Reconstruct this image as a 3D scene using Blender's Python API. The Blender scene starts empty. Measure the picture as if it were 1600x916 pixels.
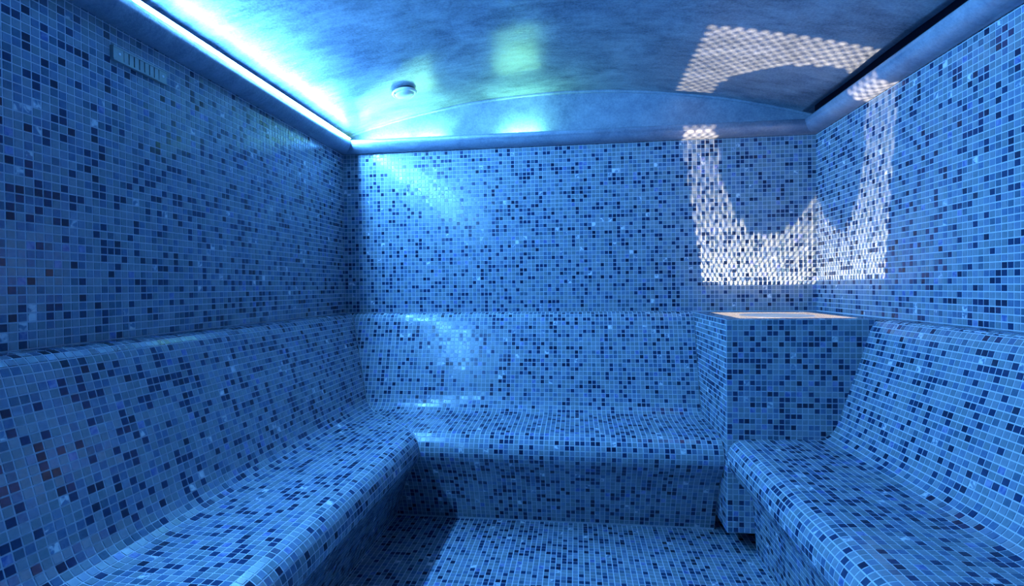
import bpy, math, random
import numpy as np
from mathutils import Matrix, Vector

random.seed(7)
rng = np.random.default_rng(11)
C = bpy.context.scene.collection
SC = bpy.context.scene
P = 0.0213                      # one mosaic pitch in metres; all lengths below are counted in pitches

# ------------------------------------------------------------------ camera
CAM_Z = 49.75                   # camera height over the floor, in pitches
F_PX = 805.93
YAW, PITCH, ROLL = 0.1233, -0.0127, -0.0104


def cam_rot():
    cy, sy, cp, sp = math.cos(YAW), math.sin(YAW), math.cos(PITCH), math.sin(PITCH)
    fw = np.array([-sy * cp, cy * cp, sp])
    r = np.array([cy, sy, 0.0])
    u = np.cross(r, fw)
    cr, sr = math.cos(ROLL), math.sin(ROLL)
    return np.array([cr * r + sr * u, -sr * r + cr * u, fw])


RC = cam_rot()
cam = bpy.data.cameras.new('camera')
cam.sensor_width = 36.0
cam.lens = F_PX / 1600 * 36.0
cam.clip_start = 0.02
cam_ob = bpy.data.objects.new('camera', cam)
C.objects.link(cam_ob)
M = Matrix.Identity(4)
for i in range(3):
    M[i][0], M[i][1], M[i][2] = RC[0][i], RC[1][i], -RC[2][i]
M[2][3] = CAM_Z * P
cam_ob.matrix_world = M
SC.camera = cam_ob

# ------------------------------------------------------------------ light and exposure
LED_STRENGTH = 780.0
GREEN_STRENGTH = 170.0
LAMP_WATTS = 125.0
world = bpy.data.worlds.new('world')
SC.world = world
world.use_nodes = True
world.node_tree.nodes['Background'].inputs[0].default_value = (0.05, 0.2, 0.6, 1)
world.node_tree.nodes['Background'].inputs[1].default_value = 0.1
SC.view_settings.view_transform = 'Standard'
SC.view_settings.look = 'None'
SC.view_settings.exposure = 1.65
SC.view_settings.gamma = 1.0
SC.view_settings.use_curve_mapping = False
SC.cycles.use_denoising = True
SC.cycles.max_bounces = 10
SC.cycles.diffuse_bounces = 6
SC.cycles.sample_clamp_indirect = 6.0

# ------------------------------------------------------------------ room measures (pitches)
A, B, D = -60.12, 56.02, 128.88          # left wall, right wall, back wall
Y0 = -22.0                               # front end of the room, behind the camera
BX, BY = 27.5, 99.3                      # pedestal: left face, front face
LEDGE = 43.3
TRIM_Z = 84.6
SPRING = 88.9
CROWN = 97.7
VCX = (A + B) / 2
VS = CROWN - SPRING
VR = (((B - A) / 2) ** 2 + VS * VS) / (2 * VS)
VCZ = CROWN - VR


def vault_z(x):
    return VCZ + math.sqrt(VR * VR - (x - VCX) ** 2)


# ------------------------------------------------------------------ materials
def new_mat(name):
    m = bpy.data.materials.new(name)
    m.use_nodes = True
    nt = m.node_tree
    return m, nt, nt.nodes['Principled BSDF']


def node(nt, kind, **kw):
    n = nt.nodes.new(kind)
    for k, v in kw.items():
        if k in n.inputs:
            n.inputs[k].default_value = v
        else:
            setattr(n, k, v)
    return n


def glass_tile(name, base, second, rough, streak=0.35, scale=55.0, spec=0.5):
    m, nt, b = new_mat(name)
    geo = node(nt, 'ShaderNodeNewGeometry')
    nz = node(nt, 'ShaderNodeTexNoise', Scale=scale, Detail=3.0, Distortion=1.2)
    nt.links.new(geo.outputs['Position'], nz.inputs['Vector'])
    rmp = node(nt, 'ShaderNodeValToRGB')
    rmp.color_ramp.elements[0].position = 0.5 - streak * 0.5
    rmp.color_ramp.elements[1].position = 0.5 + streak * 0.7
    rmp.color_ramp.elements[0].color = (*base, 1)
    rmp.color_ramp.elements[1].color = (*second, 1)
    nt.links.new(nz.outputs['Fac'], rmp.inputs['Fac'])
    nt.links.new(rmp.outputs['Color'], b.inputs['Base Color'])
    b.inputs['Roughness'].default_value = rough
    b.inputs['Specular IOR Level'].default_value = spec
    bp = node(nt, 'ShaderNodeBump', Strength=0.12, Distance=0.001)
    nt.links.new(nz.outputs['Fac'], bp.inputs['Height'])
    nt.links.new(bp.outputs['Normal'], b.inputs['Normal'])
    return m


TILE_MATS = [
    (glass_tile('tile_pale_blue', (0.189, 0.254, 0.320), (0.246, 0.312, 0.377), .20), 22),
    (glass_tile('tile_grey_blue', (0.148, 0.213, 0.262), (0.197, 0.262, 0.312), .20), 22),
    (glass_tile('tile_soft_blue', (0.148, 0.221, 0.336), (0.205, 0.279, 0.385), .20), 15),
    (glass_tile('tile_mid_blue', (0.074, 0.139, 0.254), (0.123, 0.197, 0.312), .20), 12),
    (glass_tile('tile_slate', (0.049, 0.107, 0.180), (0.090, 0.156, 0.230), .22), 7),
    (glass_tile('tile_navy', (0.010, 0.030, 0.094), (0.018, 0.046, 0.123), .16), 14),
    (glass_tile('tile_ink', (0.007, 0.016, 0.053), (0.011, 0.028, 0.074), .16), 5),
    (glass_tile('tile_pearl', (0.131, 0.213, 0.344), (0.697, 0.738, 0.779), .14, streak=.10, scale=40.0), 1.7),
    (glass_tile('tile_violet', (0.082, 0.139, 0.361), (0.262, 0.312, 0.525), .18, streak=.2, scale=40.0), 2.4),
]
MATS = [m for m, w in TILE_MATS]
W = np.array([w for m, w in TILE_MATS], float)
W /= W.sum()


def plain(name, col, rough, metal=0.0, bump=0.0, scale=60.0, vary=0.0):
    m, nt, b = new_mat(name)
    b.inputs['Base Color'].default_value = (*col, 1)
    b.inputs['Roughness'].default_value = rough
    b.inputs['Metallic'].default_value = metal
    if bump or vary:
        geo = node(nt, 'ShaderNodeNewGeometry')
        nz = node(nt, 'ShaderNodeTexNoise', Scale=scale, Detail=5.0)
        nt.links.new(geo.outputs['Position'], nz.inputs['Vector'])
        if bump:
            bp = node(nt, 'ShaderNodeBump', Strength=bump, Distance=0.002)
            nt.links.new(nz.outputs['Fac'], bp.inputs['Height'])
            nt.links.new(bp.outputs['Normal'], b.inputs['Normal'])
        if vary:
            r = node(nt, 'ShaderNodeValToRGB')
            r.color_ramp.elements[0].position = .3
            r.color_ramp.elements[1].position = .7
            r.color_ramp.elements[0].color = (*[c * (1 - vary) for c in col], 1)
            r.color_ramp.elements[1].color = (*[min(1, c * (1 + vary)) for c in col], 1)
            nt.links.new(nz.outputs['Fac'], r.inputs['Fac'])
            nt.links.new(r.outputs['Color'], b.inputs['Base Color'])
    return m


GROUT = plain('pale_grout', (.50, .57, .65), .85, bump=.2, scale=300, vary=.06)


def plaster_mat(name, dark, light, rough):
    """polished lime plaster: cloudy patches, trowel streaks, fine grit"""
    m, nt, b = new_mat(name)
    geo = node(nt, 'ShaderNodeNewGeometry')
    def noise(scale, rot=0.0, stretch=(1, 1, 1), **kw):
        mp = node(nt, 'ShaderNodeMapping')
        mp.inputs['Rotation'].default_value = (0, 0, rot)
        mp.inputs['Scale'].default_value = stretch
        nt.links.new(geo.outputs['Position'], mp.inputs['Vector'])
        n = node(nt, 'ShaderNodeTexNoise', Scale=scale, **kw)
        nt.links.new(mp.outputs['Vector'], n.inputs['Vector'])
        return n.outputs['Fac']

    def math2(op, a_, b_):
        n = node(nt, 'ShaderNodeMath', operation=op)
        for i, x in enumerate((a_, b_)):
            if isinstance(x, (int, float)):
                n.inputs[i].default_value = x
            else:
                nt.links.new(x, n.inputs[i])
        return n.outputs[0]
    cloud = noise(3.4, .5, (1, 1.5, 1), Detail=8.0, Roughness=.66, Distortion=.8)
    trowel = noise(9.0, .7, (1, 2.6, 1.5), Detail=5.0, Roughness=.6, Distortion=.4)
    cross = noise(13.0, -.7, (1, 3.2, 1.5), Detail=5.0, Roughness=.6)
    grit = noise(120.0, Detail=3.0, Roughness=.7)
    mixed = math2('ADD', math2('MULTIPLY', cloud, .46), math2('ADD', math2('MULTIPLY', trowel, .20), math2('ADD', math2('MULTIPLY', cross, .18), math2('MULTIPLY', grit, .32))))
    r = node(nt, 'ShaderNodeValToRGB')
    r.color_ramp.elements[0].position = .47
    r.color_ramp.elements[1].position = .70
    r.color_ramp.elements[0].color = (*dark, 1)
    r.color_ramp.elements[1].color = (*light, 1)
    nt.links.new(mixed, r.inputs['Fac'])
    nt.links.new(r.outputs['Color'], b.inputs['Base Color'])
    bp = node(nt, 'ShaderNodeBump', Strength=.4, Distance=.003)
    nt.links.new(math2('ADD', math2('ADD', trowel, cross), math2('MULTIPLY', grit, .6)), bp.inputs['Height'])
    nt.links.new(bp.outputs['Normal'], b.inputs['Normal'])
    b.inputs['Roughness'].default_value = rough
    return m


PLASTER = plaster_mat('ceiling_plaster', (.08, .11, .16), (.34, .40, .48), .28)
TRIM_MAT = plaster_mat('cornice_plaster', (.16, .21, .30), (.36, .42, .52), .30)
STEEL = plain('brushed_steel', (.55, .57, .60), .32, 1.0)
VENT = plain('dull_zinc', (.30, .36, .37), .38, .5)
PLATE = plain('polished_perforated_plate', (.93, .93, .92), .48, .8)
WHITE = plain('white_plastic', (.82, .84, .86), .35)
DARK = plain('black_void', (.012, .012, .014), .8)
GROOVE_SHADE = plain('painted_trough_shade', (.05, .08, .14), .7)  # dark colour stands in for the unlit trough at the right
FRONT_DARK = plain('darkened_unseen_front', (.012, .018, .03), .12)  # unseen front wall, made dark to cut bounce light on the pedestal
LINER = plain('dark_liner', (.05, .05, .055), .8)


def emitter(name, col, strength):
    m = bpy.data.materials.new(name)
    m.use_nodes = True
    nt = m.node_tree
    nt.nodes.remove(nt.nodes['Principled BSDF'])
    e = node(nt, 'ShaderNodeEmission')
    e.inputs[0].default_value = (*col, 1)
    e.inputs[1].default_value = strength
    nt.links.new(e.outputs[0], nt.nodes['Material Output'].inputs[0])
    return m


LED_BLUE = emitter('blue_led', (.11, .43, 1.0), LED_STRENGTH)
LED_SIDE = emitter('blue_led_side', (.11, .43, 1.0), LED_STRENGTH * .22)
LED_GREEN = emitter('green_led', (.30, 1.0, .46), GREEN_STRENGTH)


# ------------------------------------------------------------------ mesh helpers
def mesh_obj(name, verts, faces, mats, parent=None, mat_idx=None, smooth=False, kind=None):
    me = bpy.data.meshes.new(name)
    v = np.asarray(verts, float) * P
    if isinstance(faces, np.ndarray):                      # all quads, fast path
        nf = len(faces)
        me.vertices.add(len(v))
        me.vertices.foreach_set('co', v.ravel())
        me.loops.add(nf * 4)
        me.loops.foreach_set('vertex_index', faces.ravel().astype(np.int32))
        me.polygons.add(nf)
        me.polygons.foreach_set('loop_start', np.arange(0, nf * 4, 4, dtype=np.int32))
        me.polygons.foreach_set('loop_total', np.full(nf, 4, dtype=np.int32))
    else:
        me.from_pydata([tuple(q) for q in v], [], faces)
    for m in (mats if isinstance(mats, list) else [mats]):
        me.materials.append(m)
    if mat_idx is not None:
        me.polygons.foreach_set('material_index', np.asarray(mat_idx, dtype=np.int32))
    me.update(calc_edges=True)
    me.validate()
    me.polygons.foreach_set('use_smooth', np.full(len(me.polygons), bool(smooth)))
    o = bpy.data.objects.new(name, me)
    C.objects.link(o)
    if parent:
        o.parent = parent
    if kind:
        o['kind'] = kind
    return o


class MB:
    def __init__(s):
        s.v, s.f = [], []

    def box(s, x0, x1, y0, y1, z0, z1):
        n = len(s.v)
        s.v += [(x, y, z) for z in (z0, z1) for y in (y0, y1) for x in (x0, x1)]
        s.f += [[n + i for i in q] for q in ((0, 2, 3, 1), (4, 5, 7, 6), (0, 1, 5, 4), (2, 6, 7, 3), (0, 4, 6, 2), (1, 3, 7, 5))]
        return s

    def extrude(s, poly, to3d, lo, hi):
        """closed polygon in (d, z) swept between lo(d) and hi(d)"""
        n, k = len(s.v), len(poly)
        s.v += [to3d(d, lo(d), z) for d, z in poly] + [to3d(d, hi(d), z) for d, z in poly]
        s.f += [[n + i, n + (i + 1) % k, n + k + (i + 1) % k, n + k + i] for i in range(k)]
        s.f += [[n + i for i in range(k)][::-1], [n + k + i for i in range(k)]]
        return s

    def lathe(s, prof, seg, frame):
        """prof: (r, h) list; frame(x, y, h) -> point"""
        n = len(s.v)
        for r, h in prof:
            for k in range(seg):
                t = 2 * math.pi * k / seg
                s.v.append(frame(r * math.cos(t), r * math.sin(t), h))
        for i in range(len(prof) - 1):
            for k in range(seg):
                q = (k + 1) % seg
                s.f.append([n + i * seg + k, n + i * seg + q, n + (i + 1) * seg + q, n + (i + 1) * seg + k])
        s.f.append([n + k for k in range(seg)][::-1])
        m = n + (len(prof) - 1) * seg
        s.f.append([m + k for k in range(seg)])
        return s

    def build(s, name, mat, parent=None, smooth=False, kind=None):
        o = mesh_obj(name, s.v, s.f, mat, parent, smooth=smooth, kind=kind)
        import bmesh
        bm = bmesh.new()
        bm.from_mesh(o.data)
        bmesh.ops.recalc_face_normals(bm, faces=bm.faces)
        bm.to_mesh(o.data)
        bm.free()
        return o


def thing(name, label, cat, loc, group=None):
    o = bpy.data.objects.new(name, None)
    o.empty_display_size = .05
    C.objects.link(o)
    o.location = Vector(loc) * P
    o['label'] = label
    o['category'] = cat
    if group:
        o['group'] = group
    return o


def settle():
    """parts were modelled in room coordinates: keep them there under their parents"""
    bpy.context.view_layer.update()
    for o in C.objects:
        if o.parent and o.get('_local') is None:
            o.matrix_parent_inverse = o.parent.matrix_world.inverted()


# ------------------------------------------------------------------ mosaic
GAP = 0.12          # half joint... each tile is 1 - GAP wide
PROUD = 0.055        # how far a tile stands out of the grout
INS = 0.035          # bevel of the tile edge
MAX_SINGLE = 300


def project(pts):
    q = (pts - np.array([0, 0, CAM_Z])) @ RC.T
    z = np.maximum(q[..., 2:3], 1e-3)
    return np.concatenate([800 + F_PX * q[..., 0:1] / z, 458 + F_PX * q[..., 1:2] * -1 / z * 1, q[..., 2:3]], -1)


UNIT = {}


def unit_tile(mi):
    if mi not in UNIT:
        v = [(-.5, -.5, -.5), (.5, -.5, -.5), (.5, .5, -.5), (-.5, .5, -.5)]
        e = .5 - INS
        v += [(-e, -e, .5), (e, -e, .5), (e, e, .5), (-e, e, .5)]
        f = [[4, 5, 6, 7], [0, 1, 5, 4], [1, 2, 6, 5], [2, 3, 7, 6], [3, 0, 4, 7]]
        me = bpy.data.meshes.new('tile')
        me.from_pydata(v, [], f)
        me.materials.append(MATS[mi])
        UNIT[mi] = me
    return UNIT[mi]


def mosaic(parent, quads, full, visible=None, singles=True):
    """quads: (n,4,3) corners of each tile on the grout surface, counter-clockwise seen from outside.
    full: (n,) bool, whole tiles. The largest ones in view become single objects."""
    q = np.asarray(quads, float)
    full = np.asarray(full, bool)
    n = len(q)
    mi = rng.choice(len(MATS), size=n, p=W)
    cen = q.mean(1)
    t1 = q[:, 1] - q[:, 0] + q[:, 2] - q[:, 3]
    t2 = q[:, 3] - q[:, 0] + q[:, 2] - q[:, 1]
    w, h = np.linalg.norm(t1, axis=1) / 2, np.linalg.norm(t2, axis=1) / 2
    nrm = np.cross(t1, t2)
    nrm /= np.linalg.norm(nrm, axis=1)[:, None]
    t1 /= np.linalg.norm(t1, axis=1)[:, None]
    t2 = np.cross(nrm, t1)
    # each tile sits a touch askew
    tilt = rng.normal(0, .011, (n, 2))
    n2 = nrm + t1 * tilt[:, :1] + t2 * tilt[:, 1:]
    n2 /= np.linalg.norm(n2, axis=1)[:, None]
    lift = PROUD * (1 + rng.normal(0, .12, n))
    single = np.zeros(n, bool)
    if singles:
        px = project(q)
        ar = .5 * np.abs(sum(px[:, i, 0] * px[:, (i + 1) % 4, 1] - px[:, (i + 1) % 4, 0] * px[:, i, 1] for i in range(4)))
        c = px.mean(1)
        facing = ((np.array([0, 0, CAM_Z]) - cen) * nrm).sum(1) > 0
        ok = full & facing & (px[..., 2].min(1) > 3) & (c[:, 0] > 4) & (c[:, 0] < 1596) & (c[:, 1] > 4) & (c[:, 1] < 912)
        if visible is not None:
            ok &= visible(cen)
        ar = np.where(ok, ar, -1)
        order = np.argsort(-ar)[:MAX_SINGLE]
        single[order[ar[order] > 45]] = True
    par = parent
    for i in np.nonzero(single)[0]:
        o = bpy.data.objects.new('tile', unit_tile(int(mi[i])))
        u = t1[i]
        nn = n2[i]
        vv = np.cross(nn, u)
        vv /= np.linalg.norm(vv)
        u = np.cross(vv, nn)
        th = lift[i] + .08
        ctr = (cen[i] + nrm[i] * (lift[i] - th / 2)) * P
        m = Matrix.Identity(4)
        for k in range(3):
            m[k][0], m[k][1], m[k][2], m[k][3] = u[k] * w[i] * P, vv[k] * h[i] * P, nn[k] * th * P, ctr[k]
        o.matrix_world = m
        C.objects.link(o)
        o.parent = par
    s = ~single
    qs, ns, n2s, ls, cs = q[s], nrm[s], n2[s], lift[s], cen[s]
    base = qs - ns[:, None, :] * .08
    rel = qs - cs[:, None, :]
    top = cs[:, None, :] + rel * (1 - 2 * INS)
    # askew: height changes linearly with the offset from the tile's centre
    tx = ((n2s - ns)[:, None, :] * rel).sum(-1)
    top = top + ns[:, None, :] * (ls[:, None] - tx)[..., None]
    v = np.concatenate([base, top], 1).reshape(-1, 3)
    f0 = np.array([[4, 5, 6, 7], [0, 1, 5, 4], [1, 2, 6, 5], [2, 3, 7, 6], [3, 0, 4, 7]])
    k = s.sum()
    f = (f0[None] + (np.arange(k) * 8)[:, None, None]).reshape(-1, 4)
    o = mesh_obj('mosaic_tiling', v, f, MATS, par, np.repeat(mi[s], 5), kind='stuff')
    return o


def flat_grid(org, eu, ev, nu, nv, su=1.0, sv=1.0, keep=None):
    """nu x nv tiles from org along unit vectors eu, ev (eu x ev points out)"""
    org, eu, ev = (np.array(x, float) for x in (org, eu, ev))
    out = []
    g = GAP / 2
    for j in range(nv):
        for i in range(nu):
            a0, a1, b0, b1 = (i + g) * su, (i + 1 - g) * su, (j + g) * sv, (j + 1 - g) * sv
            if keep and not keep((i + .5) * su, (j + .5) * sv):
                continue
            out.append([org + eu * a0 + ev * b0, org + eu * a1 + ev * b0, org + eu * a1 + ev * b1, org + eu * a0 + ev * b1])
    return np.array(out)


def smooth_profile(pts, step=.25):
    """Catmull-Rom through pts, resampled evenly by length"""
    p = np.array(pts, float)
    q = np.vstack([2 * p[0] - p[1], p, 2 * p[-1] - p[-2]])
    out = []
    for i in range(1, len(q) - 2):
        p0, p1, p2, p3 = q[i - 1:i + 3]
        # centripetal-like: linear blend for long straight runs
        for t in np.linspace(0, 1, 24, endpoint=False):
            L = np.linalg.norm(p2 - p1)
            m1 = (p2 - p0) / max(np.linalg.norm(p2 - p0), 1e-6) * L
            m2 = (p3 - p1) / max(np.linalg.norm(p3 - p1), 1e-6) * L
            h00, h10, h01, h11 = 2 * t**3 - 3 * t**2 + 1, t**3 - 2 * t**2 + t, -2 * t**3 + 3 * t**2, t**3 - t**2
            out.append(h00 * p1 + h10 * m1 + h01 * p2 + h11 * m2)
    out.append(p[-1])
    out = np.array(out)
    s = np.concatenate([[0], np.cumsum(np.linalg.norm(np.diff(out, axis=0), axis=1))])
    return out, s


def swept_mosaic(prof, to3d, lo, hi, t_from_hi=True, flip=False, skip=None):
    """tiles over a bench: rows follow the profile, columns follow the run t; tile ends cut at lo(d), hi(d)"""
    out, s = prof
    at = lambda x: np.array([np.interp(x, s, out[:, 0]), np.interp(x, s, out[:, 1])])
    rows = int(s[-1] + .15)
    g = GAP / 2
    quads, full = [], []
    for j in range(rows):
        pa, pb = at(j + g + .12), at(j + 1 - g + .12)
        la, lb, ha, hb = lo(pa[0]), lo(pb[0]), hi(pa[0]), hi(pb[0])
        start = max(ha, hb) if t_from_hi else min(la, lb)
        lowest, highest = min(la, lb), max(ha, hb)
        ref = math.ceil(highest) if t_from_hi else math.floor(lowest)
        if t_from_hi:
            ref = HI_REF
        else:
            ref = LO_REF
        i0 = math.floor(lowest - ref) - 1
        i1 = math.ceil(highest - ref) + 1
        for i in range(i0, i1):
            t0, t1 = ref + i + g, ref + i + 1 - g
            fs = np.linspace(0, 1, 21)
            left = np.maximum(t0, la + (lb - la) * fs + g)
            right = np.minimum(t1, ha + (hb - ha) * fs - g)
            ok = np.nonzero(right - left > .06)[0]
            if len(ok) < 3:
                continue
            u, v = ok[0], ok[-1]
            c = [left[u], right[u], right[v], left[v]]
            qa, qb = pa + (pb - pa) * fs[u], pa + (pb - pa) * fs[v]
            qd = [to3d(qa[0], c[0], qa[1]), to3d(qa[0], c[1], qa[1]), to3d(qb[0], c[2], qb[1]), to3d(qb[0], c[3], qb[1])]
            if flip:
                qd = qd[::-1]
            quads.append(qd)
            full.append(u == 0 and v == 20 and c[0] == t0 and c[3] == t0 and c[1] == t1 and c[2] == t1)
    return np.array(quads), np.array(full)


# ------------------------------------------------------------------ room shell
def struct(o):
    o['kind'] = 'structure'
    return o


T = 6.0
floor = struct(MB().box(A - T, B + T, Y0 - T, D + T, -4, 0).build('floor', GROUT))
wall_left = struct(MB().box(A - T, A, Y0 - T, D + T, 0, SPRING + .4).build('wall_left', GROUT))
wall_right = struct(MB().box(B, B + T, Y0 - T, D + T, 0, 95).build('wall_right', GROUT))
wall_back = struct(MB().box(A, B, D, D + T, 0, TRIM_Z + 1).build('wall_back', GROUT))
wall_front = struct(MB().box(A, B, Y0 - T, Y0, 0, CROWN + 1).build('wall_front', FRONT_DARK))

# arched panel of the back wall over the cornice
xs = np.linspace(A, B, 65)
poly = [(x, vault_z(x) + .3) for x in xs] + [(B, TRIM_Z + 1), (A, TRIM_Z + 1)]
k = len(poly)
tymp = MB()
tymp.v = [(x, D, z) for x, z in poly] + [(x, D + T, z) for x, z in poly]
tymp.f = [[i, (i + 1) % k, k + (i + 1) % k, k + i] for i in range(k)] + [list(range(k)), list(range(k, 2 * k))[::-1]]
o = tymp.build('arched_panel', TRIM_MAT, wall_back)

# barrel vault
nx, ny = 96, 200
X = np.linspace(A - .3, B - 2.4, nx + 1)
Y = np.linspace(Y0, D + .6, ny + 1)
V, Fq = [], []
gx, gy = np.meshgrid(X, Y, indexing='ij')
low = sum(a * np.sin(gx * fx + gy * fy + ph) for a, fx, fy, ph in
          [(.05, .17, .05, .3), (.045, -.09, .19, 1.1), (.03, .33, .21, 2.0), (.025, .5, -.27, .7), (.02, .1, .62, 4.0)])
gz = VCZ + np.sqrt(VR**2 - (np.clip(gx, A, B) - VCX)**2) + low
V = np.stack([gx, gy, gz], -1).reshape(-1, 3)
V2 = V + np.array([0, 0, 4.0])
idx = lambda i, j: i * (ny + 1) + j
Fq = [[idx(i, j), idx(i, j + 1), idx(i + 1, j + 1), idx(i + 1, j)] for i in range(nx) for j in range(ny)]
n1 = len(V)
F2 = [[n1 + a for a in q[::-1]] for q in Fq]
edge = [idx(i, 0) for i in range(nx + 1)] + [idx(nx, j) for j in range(1, ny + 1)] + [idx(i, ny) for i in range(nx - 1, -1, -1)] + [idx(0, j) for j in range(ny - 1, 0, -1)]
F3 = [[edge[i], edge[(i + 1) % len(edge)], n1 + edge[(i + 1) % len(edge)], n1 + edge[i]] for i in range(len(edge))]
ceiling = struct(mesh_obj('ceiling', np.vstack([V, V2]), np.array(Fq + F2 + F3), PLASTER, smooth=True))

# plaster bead where the vault meets the arched panel
bead = MB()
seg = 8
for i, x in enumerate(np.linspace(A, B, 81)):
    z = vault_z(x)
    for kk in range(seg):
        t = 2 * math.pi * kk / seg
        bead.v.append((x, D - .1 + .42 * math.cos(t), z - .1 + .42 * math.sin(t)))
bead.f = [[i * seg + kk, i * seg + (kk + 1) % seg, (i + 1) * seg + (kk + 1) % seg, (i + 1) * seg + kk] for i in range(80) for kk in range(seg)]
struct(bead.build('trim_4', TRIM_MAT, smooth=True))

# painted shade in the groove between the vault and the right wall
struct(MB().box(B - .25, B, Y0, D, 86.3, 94).box(B - 4, B, Y0, D, 94, 95).build('groove_shade_strip', GROOVE_SHADE))

# cornice with a trough behind its lip
LIP = [(0, 84.6), (.9, 84.5), (1.9, 84.65), (2.9, 85.1), (3.6, 85.75), (4.0, 86.4), (4.1, 86.85), (3.95, 87.15), (3.6, 87.25), (3.0, 87.2), (2.8, 86.9), (2.7, 86.2), (0, 86.2)]


def to_left(d, t, z): return (A + d, t, z)
def to_back(d, t, z): return (t, D - d, z)
def to_right(d, t, z): return (B - d, t, z)


struct(MB().extrude(LIP, to_left, lambda d: Y0, lambda d: D - d).build('trim_1', TRIM_MAT, smooth=False))
struct(MB().extrude(LIP, to_back, lambda d: A + d, lambda d: B - d).build('trim_2', TRIM_MAT))
struct(MB().extrude(LIP, to_right, lambda d: Y0, lambda d: D - d).build('trim_3', TRIM_MAT))
for nm in ('trim_1', 'trim_2', 'trim_3'):
    me = bpy.data.objects[nm].data
    me.polygons.foreach_set('use_smooth', np.ones(len(me.polygons), dtype=bool))
    me.set_sharp_from_angle(angle=math.radians(50))

# ------------------------------------------------------------------ wall and floor mosaics
NR = int(85 - LEDGE) + 1
ncol = int(D - Y0)
mosaic(wall_left, flat_grid((A, D - ncol, LEDGE + .08), (0, 1, 0), (0, 0, 1), ncol, NR), np.ones(ncol * NR, bool), lambda c: (c[:, 2] > 45) & (c[:, 2] < 84))
mosaic(wall_right, flat_grid((B, D, LEDGE + .08), (0, -1, 0), (0, 0, 1), ncol, NR), np.ones(ncol * NR, bool), lambda c: (c[:, 2] > 45) & (c[:, 2] < 84) & (c[:, 1] < BY))
nb = int(B - A)
mosaic(wall_back, flat_grid((A + .05, D, LEDGE + .08), (1, 0, 0), (0, 0, 1), nb, NR, su=(B - A) / nb), np.ones(nb * NR, bool), singles=False)
q = flat_grid((-40, 112 - 134, 0), (1, 0, 0), (0, 1, 0), 76, 134)
mosaic(floor, q, np.ones(len(q), bool), lambda c: (c[:, 0] > -36) & (c[:, 0] < 32) & (c[:, 1] < 106))

# ------------------------------------------------------------------ benches
PROF_L = [(0, 43.3), (1.6, 43.25), (2.9, 42.95), (3.8, 42.1), (4.35, 40.8), (5.6, 36.6), (7.0, 32.0), (8.4, 27.0), (9.3, 23.8), (10.2, 22.0), (11.6, 20.95), (13.6, 20.6), (19, 20.4), (24.8, 20.2),
          (26.4, 19.9), (27.6, 19.0), (28.3, 17.6), (28.35, 15.9), (27.5, 14.2), (26.0, 12.2), (24.4, 9.4), (22.6, 5.2), (20.7, 0)]
PROF_R = [(0, 43.3), (1.6, 43.25), (2.8, 42.95), (3.5, 42.1), (4.1, 40.8), (5.4, 36.3), (7.0, 31.6), (8.6, 26.7), (9.4, 24.4), (10.3, 22.8), (11.5, 21.8), (13.3, 21.4), (19, 21.3), (25.0, 21.1),
          (26.6, 20.8), (27.7, 20.0), (28.4, 18.7), (28.6, 17.3), (28.3, 15.9), (27.2, 14.2), (25.8, 12.7), (24.4, 10.9), (23.9, 8.0), (23.4, 0)]


def bench(name, label, prof_pts, to3d, lo, hi, flip, loc, visible, from_hi, cut_lo, cut_hi):
    t = thing(name, label, 'bench', loc, 'tiled benches along the walls')
    prof = smooth_profile(prof_pts)
    out, s = prof
    body = [tuple(x) for x in out[::4]]
    if tuple(out[-1]) != body[-1]:
        body.append(tuple(out[-1]))
    body[0] = (.12, body[0][1])
    body.append((.12, 0))
    MB().extrude(body, to3d, lambda d: lo(d) + .1, lambda d: hi(d) - .14).build('body', GROUT, t)
    qd, fl = swept_mosaic(prof, to3d, lambda d: lo(d) + cut_lo, lambda d: hi(d) - cut_hi, from_hi, flip)
    mosaic(t, qd, fl, visible)
    return t


HI_REF, LO_REF = D, Y0
bench('mosaic_bench', 'long mosaic tiled bench with sloping back along the left wall under the metal vent', PROF_L, to_left, lambda d: Y0, lambda d: D - d, True, (A + 14, 50, 0),
      lambda c: (c[:, 2] > 16), True, .1, .10)
HI_REF = BX
bench('mosaic_bench', 'mosaic tiled bench across the back wall between left bench and square pedestal', PROF_L, to_back, lambda d: A + d, lambda d: BX, True, (-15, D - 14, 0),
      lambda c: (c[:, 0] > A + D - c[:, 1] + 1) & (c[:, 2] > 14), True, .10, .16)
HI_REF = BY
bench('mosaic_bench', 'mosaic tiled bench with sloping back along the right wall in front of the pedestal', PROF_R, to_right, lambda d: Y0, lambda d: BY, False, (B - 14, 40, 0),
      lambda c: (c[:, 2] > 12), True, .1, .16)

# ------------------------------------------------------------------ pedestal with the lamp under a perforated plate
ped = thing('mosaic_pedestal', 'square mosaic tiled pedestal with glowing top in the far right corner', 'pedestal', ((BX + B) / 2, (BY + D) / 2, 0))
PB, PT = 3.7, 43.2
PX, PY = B - .12, D - .12
OX0, OX1, OY0, OY1 = 31.1, 52.4, 102.7, 125.4
e = .2
bd = MB()
bd.box(BX, PX, BY, OY0 - e, PB, PT).box(BX, PX, OY1 + e, PY, PB, PT).box(BX, OX0 - e, OY0 - e, OY1 + e, PB, PT).box(OX1 + e, PX, OY0 - e, OY1 + e, PB, PT)
bd.box(OX0 - e, OX1 + e, OY0 - e, OY1 + e, PB, PB + 2)
bd.build('body', GROUT, ped)
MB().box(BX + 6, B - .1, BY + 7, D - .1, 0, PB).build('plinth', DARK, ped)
ln = MB()
ln.box(OX0 - e, OX0, OY0 - e, OY1 + e, PB + 2, PT).box(OX1, OX1 + e, OY0 - e, OY1 + e, PB + 2, PT)
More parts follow.
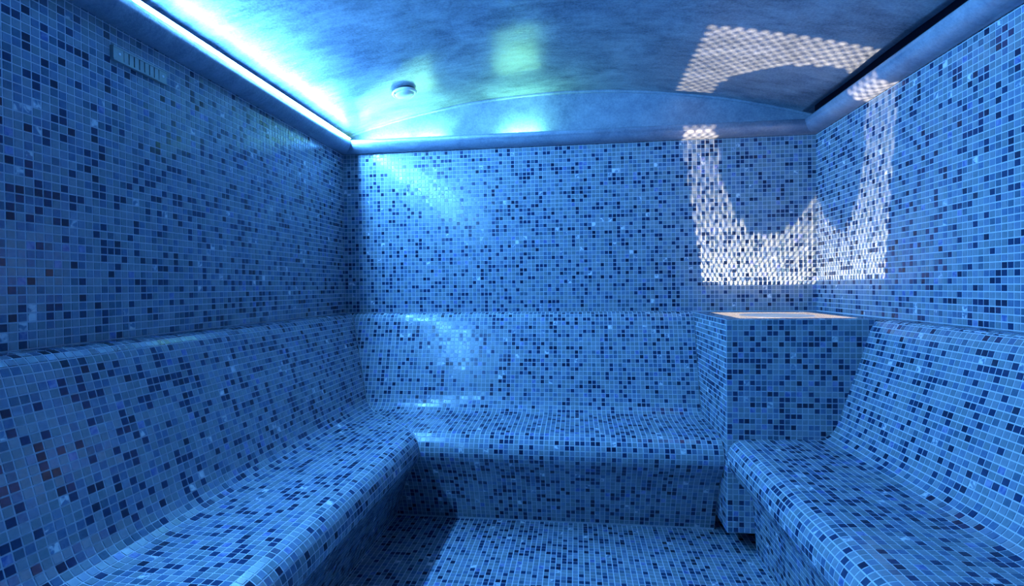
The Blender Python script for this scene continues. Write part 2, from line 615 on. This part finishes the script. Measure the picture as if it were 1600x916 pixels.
ln.box(OX0, OX1, OY0 - e, OY0, PB + 2, PT).box(OX0, OX1, OY1, OY1 + e, PB + 2, PT).box(OX0, OX1, OY0, OY1, PB + 2, PB + 2.2)
ln.build('inner_lining', LINER, ped)
nr = int(PT - PB)
sv = (PT - PB) / nr
nf = int(PX - BX)
qs = [flat_grid((BX, BY, PB), (1, 0, 0), (0, 0, 1), nf, nr, su=(PX - BX) / nf, sv=sv),
      flat_grid((BX, PY, PB), (0, -1, 0), (0, 0, 1), 29, nr, su=(PY - BY) / 29, sv=sv)]
rw = (OX0 - e - BX) / 3
qs.append(flat_grid((BX, BY, PT), (1, 0, 0), (0, 1, 0), 3, 29, su=rw, sv=(PY - BY) / 29))
qs.append(flat_grid((OX0 - e, BY, PT), (1, 0, 0), (0, 1, 0), 25, 3, su=(PX - OX0 + e) / 25, sv=(OY0 - e - BY) / 3))
qs.append(flat_grid((OX0 - e, OY1 + e, PT), (1, 0, 0), (0, 1, 0), 25, 3, su=(PX - OX0 + e) / 25, sv=(PY - OY1 - e) / 3))
qs.append(flat_grid((OX1 + e, OY0 - e, PT), (1, 0, 0), (0, 1, 0), 3, 23, su=(PX - OX1 - e) / 3, sv=(OY1 - OY0 + 2 * e) / 23))
fl = np.concatenate([np.ones(len(qs[0]), bool)] + [np.zeros(len(x), bool) for x in qs[1:]])
mosaic(ped, np.concatenate(qs), fl, lambda c: (c[:, 1] < BY + .1) & (c[:, 2] > 23) & (c[:, 0] < 52))

# perforated plate: staggered round holes round a solid disc
pl_v, pl_f = [], []
DCX, DCY, DR = 41.5, 113.8, 6.95
ZP = PT - .03
NXH, NYH, HOLE = 25, 52, .27
hx, hy = (OX1 - OX0) / NXH / 2, (OY1 - OY0) / NYH


def plate_poly(pts):
    n = len(pl_v)
    pl_v.extend([(x, y, ZP) for x, y in pts])
    pl_f.append(list(range(n, n + len(pts))))


for j in range(NYH + 1):
    yc = OY0 + j * hy
    for i in range(NXH + (1 - j % 2)):
        xc = OX0 + hx * (2 * i + (j % 2))
        tip = [(xc + hx, yc), (xc, yc + hy), (xc - hx, yc), (xc, yc - hy)]
        inside = [OX0 - 1e-6 <= x <= OX1 + 1e-6 and OY0 - 1e-6 <= y <= OY1 + 1e-6 for x, y in tip]
        if not all(inside):
            pts = [q for q, ok in zip(tip, inside) if ok]
            if (xc, yc) not in pts and len(pts) >= 2:
                pts = sorted(set(pts + [(xc, yc)]), key=lambda q: math.atan2(q[1] - yc - (.01 if j == 0 else -.01 if j == NYH else 0), q[0] - xc - (.01 if i == 0 else -.01)))
                if len(pts) >= 3:
                    plate_poly(pts)
        elif math.hypot(xc - DCX, yc - DCY) < DR + HOLE:
            plate_poly(tip)
        else:
            n = len(pl_v)
            for kk in range(4):
                q, r = tip[kk], tip[(kk + 1) % 4]
                pl_v.append((*q, ZP))
                pl_v.append(((q[0] + r[0]) / 2, (q[1] + r[1]) / 2, ZP))
            for kk in range(8):
                t = math.pi / 4 * kk
                pl_v.append((xc + HOLE * math.cos(t), yc + HOLE * math.sin(t), ZP))
            for kk in range(8):
                m = (kk + 1) % 8
                pl_f.append([n + kk, n + m, n + 8 + m, n + 8 + kk])
mesh_obj('perforated_plate', pl_v, pl_f, PLATE, ped)
MB().lathe([(DR, -.35), (DR, -.05)], 64, lambda x, y, h: (DCX + x, DCY + y, ZP + h)).build('round_cover', STEEL, ped)
lp = bpy.data.lights.new('pedestal_lamp', 'POINT')
lp.color = (1.0, .73, .47)
lp.energy = LAMP_WATTS
lp.shadow_soft_size = .007
lpo = bpy.data.objects.new('pedestal_lamp', lp)
C.objects.link(lpo)
lpo.location = Vector((35.7, 107.0, 11.3)) * P
MB().lathe([(1.6, 5.9), (1.4, 8.5), (.6, 9.6), (.5, 10.6)], 24, lambda x, y, h: (35.7 + x, 107 + y, h)).build('lamp_holder', STEEL, ped)

# ------------------------------------------------------------------ light strips on the cornice
led_me = {}


def led_strip(name, label, n, pos, axis, mat, facing, side=None):
    """chips on a tape; axis: unit vector along the strip, facing: the way the chips shine"""
    t = thing(name, label, 'light strip', pos(0))
    ax, fc = np.array(axis, float), np.array(facing, float)
    up = np.cross(ax, fc)
    p0, p1 = np.array(pos(0), float), np.array(pos(n - 1), float)
    mid, half = (p0 + p1) / 2, abs((p1 - p0) @ ax) / 2 + .5

    def block(ha, hu, f0, f1):
        v = [ax * a * ha + up * u * hu + fc * f for f in (f0, f1) for u in (-1, 1) for a in (-1, 1)]
        f = [[0, 2, 3, 1], [4, 5, 7, 6], [0, 1, 5, 4], [2, 6, 7, 3], [0, 4, 6, 2], [1, 3, 7, 5]]
        return v, f
    v, f = block(half, .24, -.14, 0)
    mesh_obj('tape', [mid + q for q in v], f, WHITE, t)
    v, f = block(.66, .11, 0, .34)
    o = mesh_obj('led', v, f, [WHITE, mat, side or WHITE], t, [0, 1, 0, 2, 0, 0])
    me = o.data
    C.objects.unlink(o)
    bpy.data.objects.remove(o)
    for i in range(n):
        o = bpy.data.objects.new('led', me)
        o.location = Vector(pos(i)) * P
        C.objects.link(o)
        o.parent = t
    return t


led_strip('led_strip', 'long blue white light strip on the cornice over the left bench', 100, lambda i: (A + 3.75, D - 5 - i * 1.45, 87.5), (0, -1, 0), LED_BLUE, (math.cos(.45), 0, -math.sin(.45)), LED_SIDE)
led_strip('led_strip', 'short green light strip behind the back cornice nearest the left corner', 15, lambda i: (A + 8 + i * 1.3, D - 1.6, 86.4), (1, 0, 0), LED_GREEN, (0, 0, 1))
led_strip('led_strip', 'short green light strip behind the middle of the back cornice', 7, lambda i: (-17 + i * 1.3, D - 1.6, 86.4), (1, 0, 0), LED_GREEN, (0, 0, 1))

# ------------------------------------------------------------------ round ceiling lamp
lx, ly = -38.2, 113.3
lz = vault_z(lx)
nv = Vector((-(VCX - lx) / VR * -1, 0, -(lz - VCZ) / VR)).normalized()
nv = Vector(((VCX - lx) / VR, 0, -(lz - VCZ) / VR)).normalized()
eu = Vector((0, 1, 0))
ew = nv.cross(eu)
fr = lambda x, y, h: tuple(Vector((lx, ly, lz)) + eu * x + ew * y + nv * h)
cl = thing('ceiling_lamp', 'small round white ceiling lamp with stepped rim near the left corner of the vault', 'ceiling lamp', (lx, ly, lz))
MB().lathe([(2.3, -.4), (2.35, .45)], 40, fr).build('base', DARK, cl, smooth=False)
MB().lathe([(2.2, .35), (2.75, .40), (2.85, .6), (2.75, .85), (2.35, 1.0), (2.2, .95)], 48, fr).build('rim', WHITE, cl, smooth=True)
MB().lathe([(2.2, .9), (2.1, 1.05), (1.6, 1.3), (.9, 1.45), (.2, 1.5)], 48, fr).build('dome', WHITE, cl, smooth=True)
MB().lathe([(.16, .9), (.16, 1.02)], 10, lambda x, y, h: fr(x - 1.9, y - 1.65 + .0, h)).build('screw', DARK, cl)

# ------------------------------------------------------------------ slotted metal vent on the left wall
vt = thing('wall_vent', 'narrow slotted metal vent screwed high on the left wall below the cornice', 'vent', (A, 65, 80.9))
y0, y1, z0, z1 = 60.8, 69.6, 79.95, 81.85
MB().box(A + .03, A + .25, y0 + .1, y1 - .1, z0 + .1, z1 - .1).build('back_box', DARK, vt)
MB().box(A, A + .6, y0, y1, z1 - .22, z1).build('top_rail', VENT, vt)
MB().box(A, A + .6, y0, y1, z0, z0 + .22).build('bottom_rail', VENT, vt)
ys = [y0, y0 + 1.75, y1 - 1.55, y1]
for c0, c1 in ((y0, y0 + 1.55), (y1 - 1.35, y1)):
    MB().box(A, A + .55, c0, c1, z0 + .22, z1 - .22).build('end_plate', VENT, vt)
sp = (y1 - 1.35 - (y0 + 1.55)) / 7
for i in range(7):
    c = y0 + 1.55 + sp * (i + .5)
    MB().box(A + .28, A + .53, c - (sp * .5 - .1), c + (sp * .5 - .1), z0 + .22, z1 - .22).build('slat', VENT, vt)
for c in (y0 + .9, y1 - .7):
    MB().lathe([(.2, .5), (.2, .62), (.1, .66)], 12, lambda x, y, h: (A + h, c + x, 80.95 + y)).build('screw', WHITE, vt)

settle()
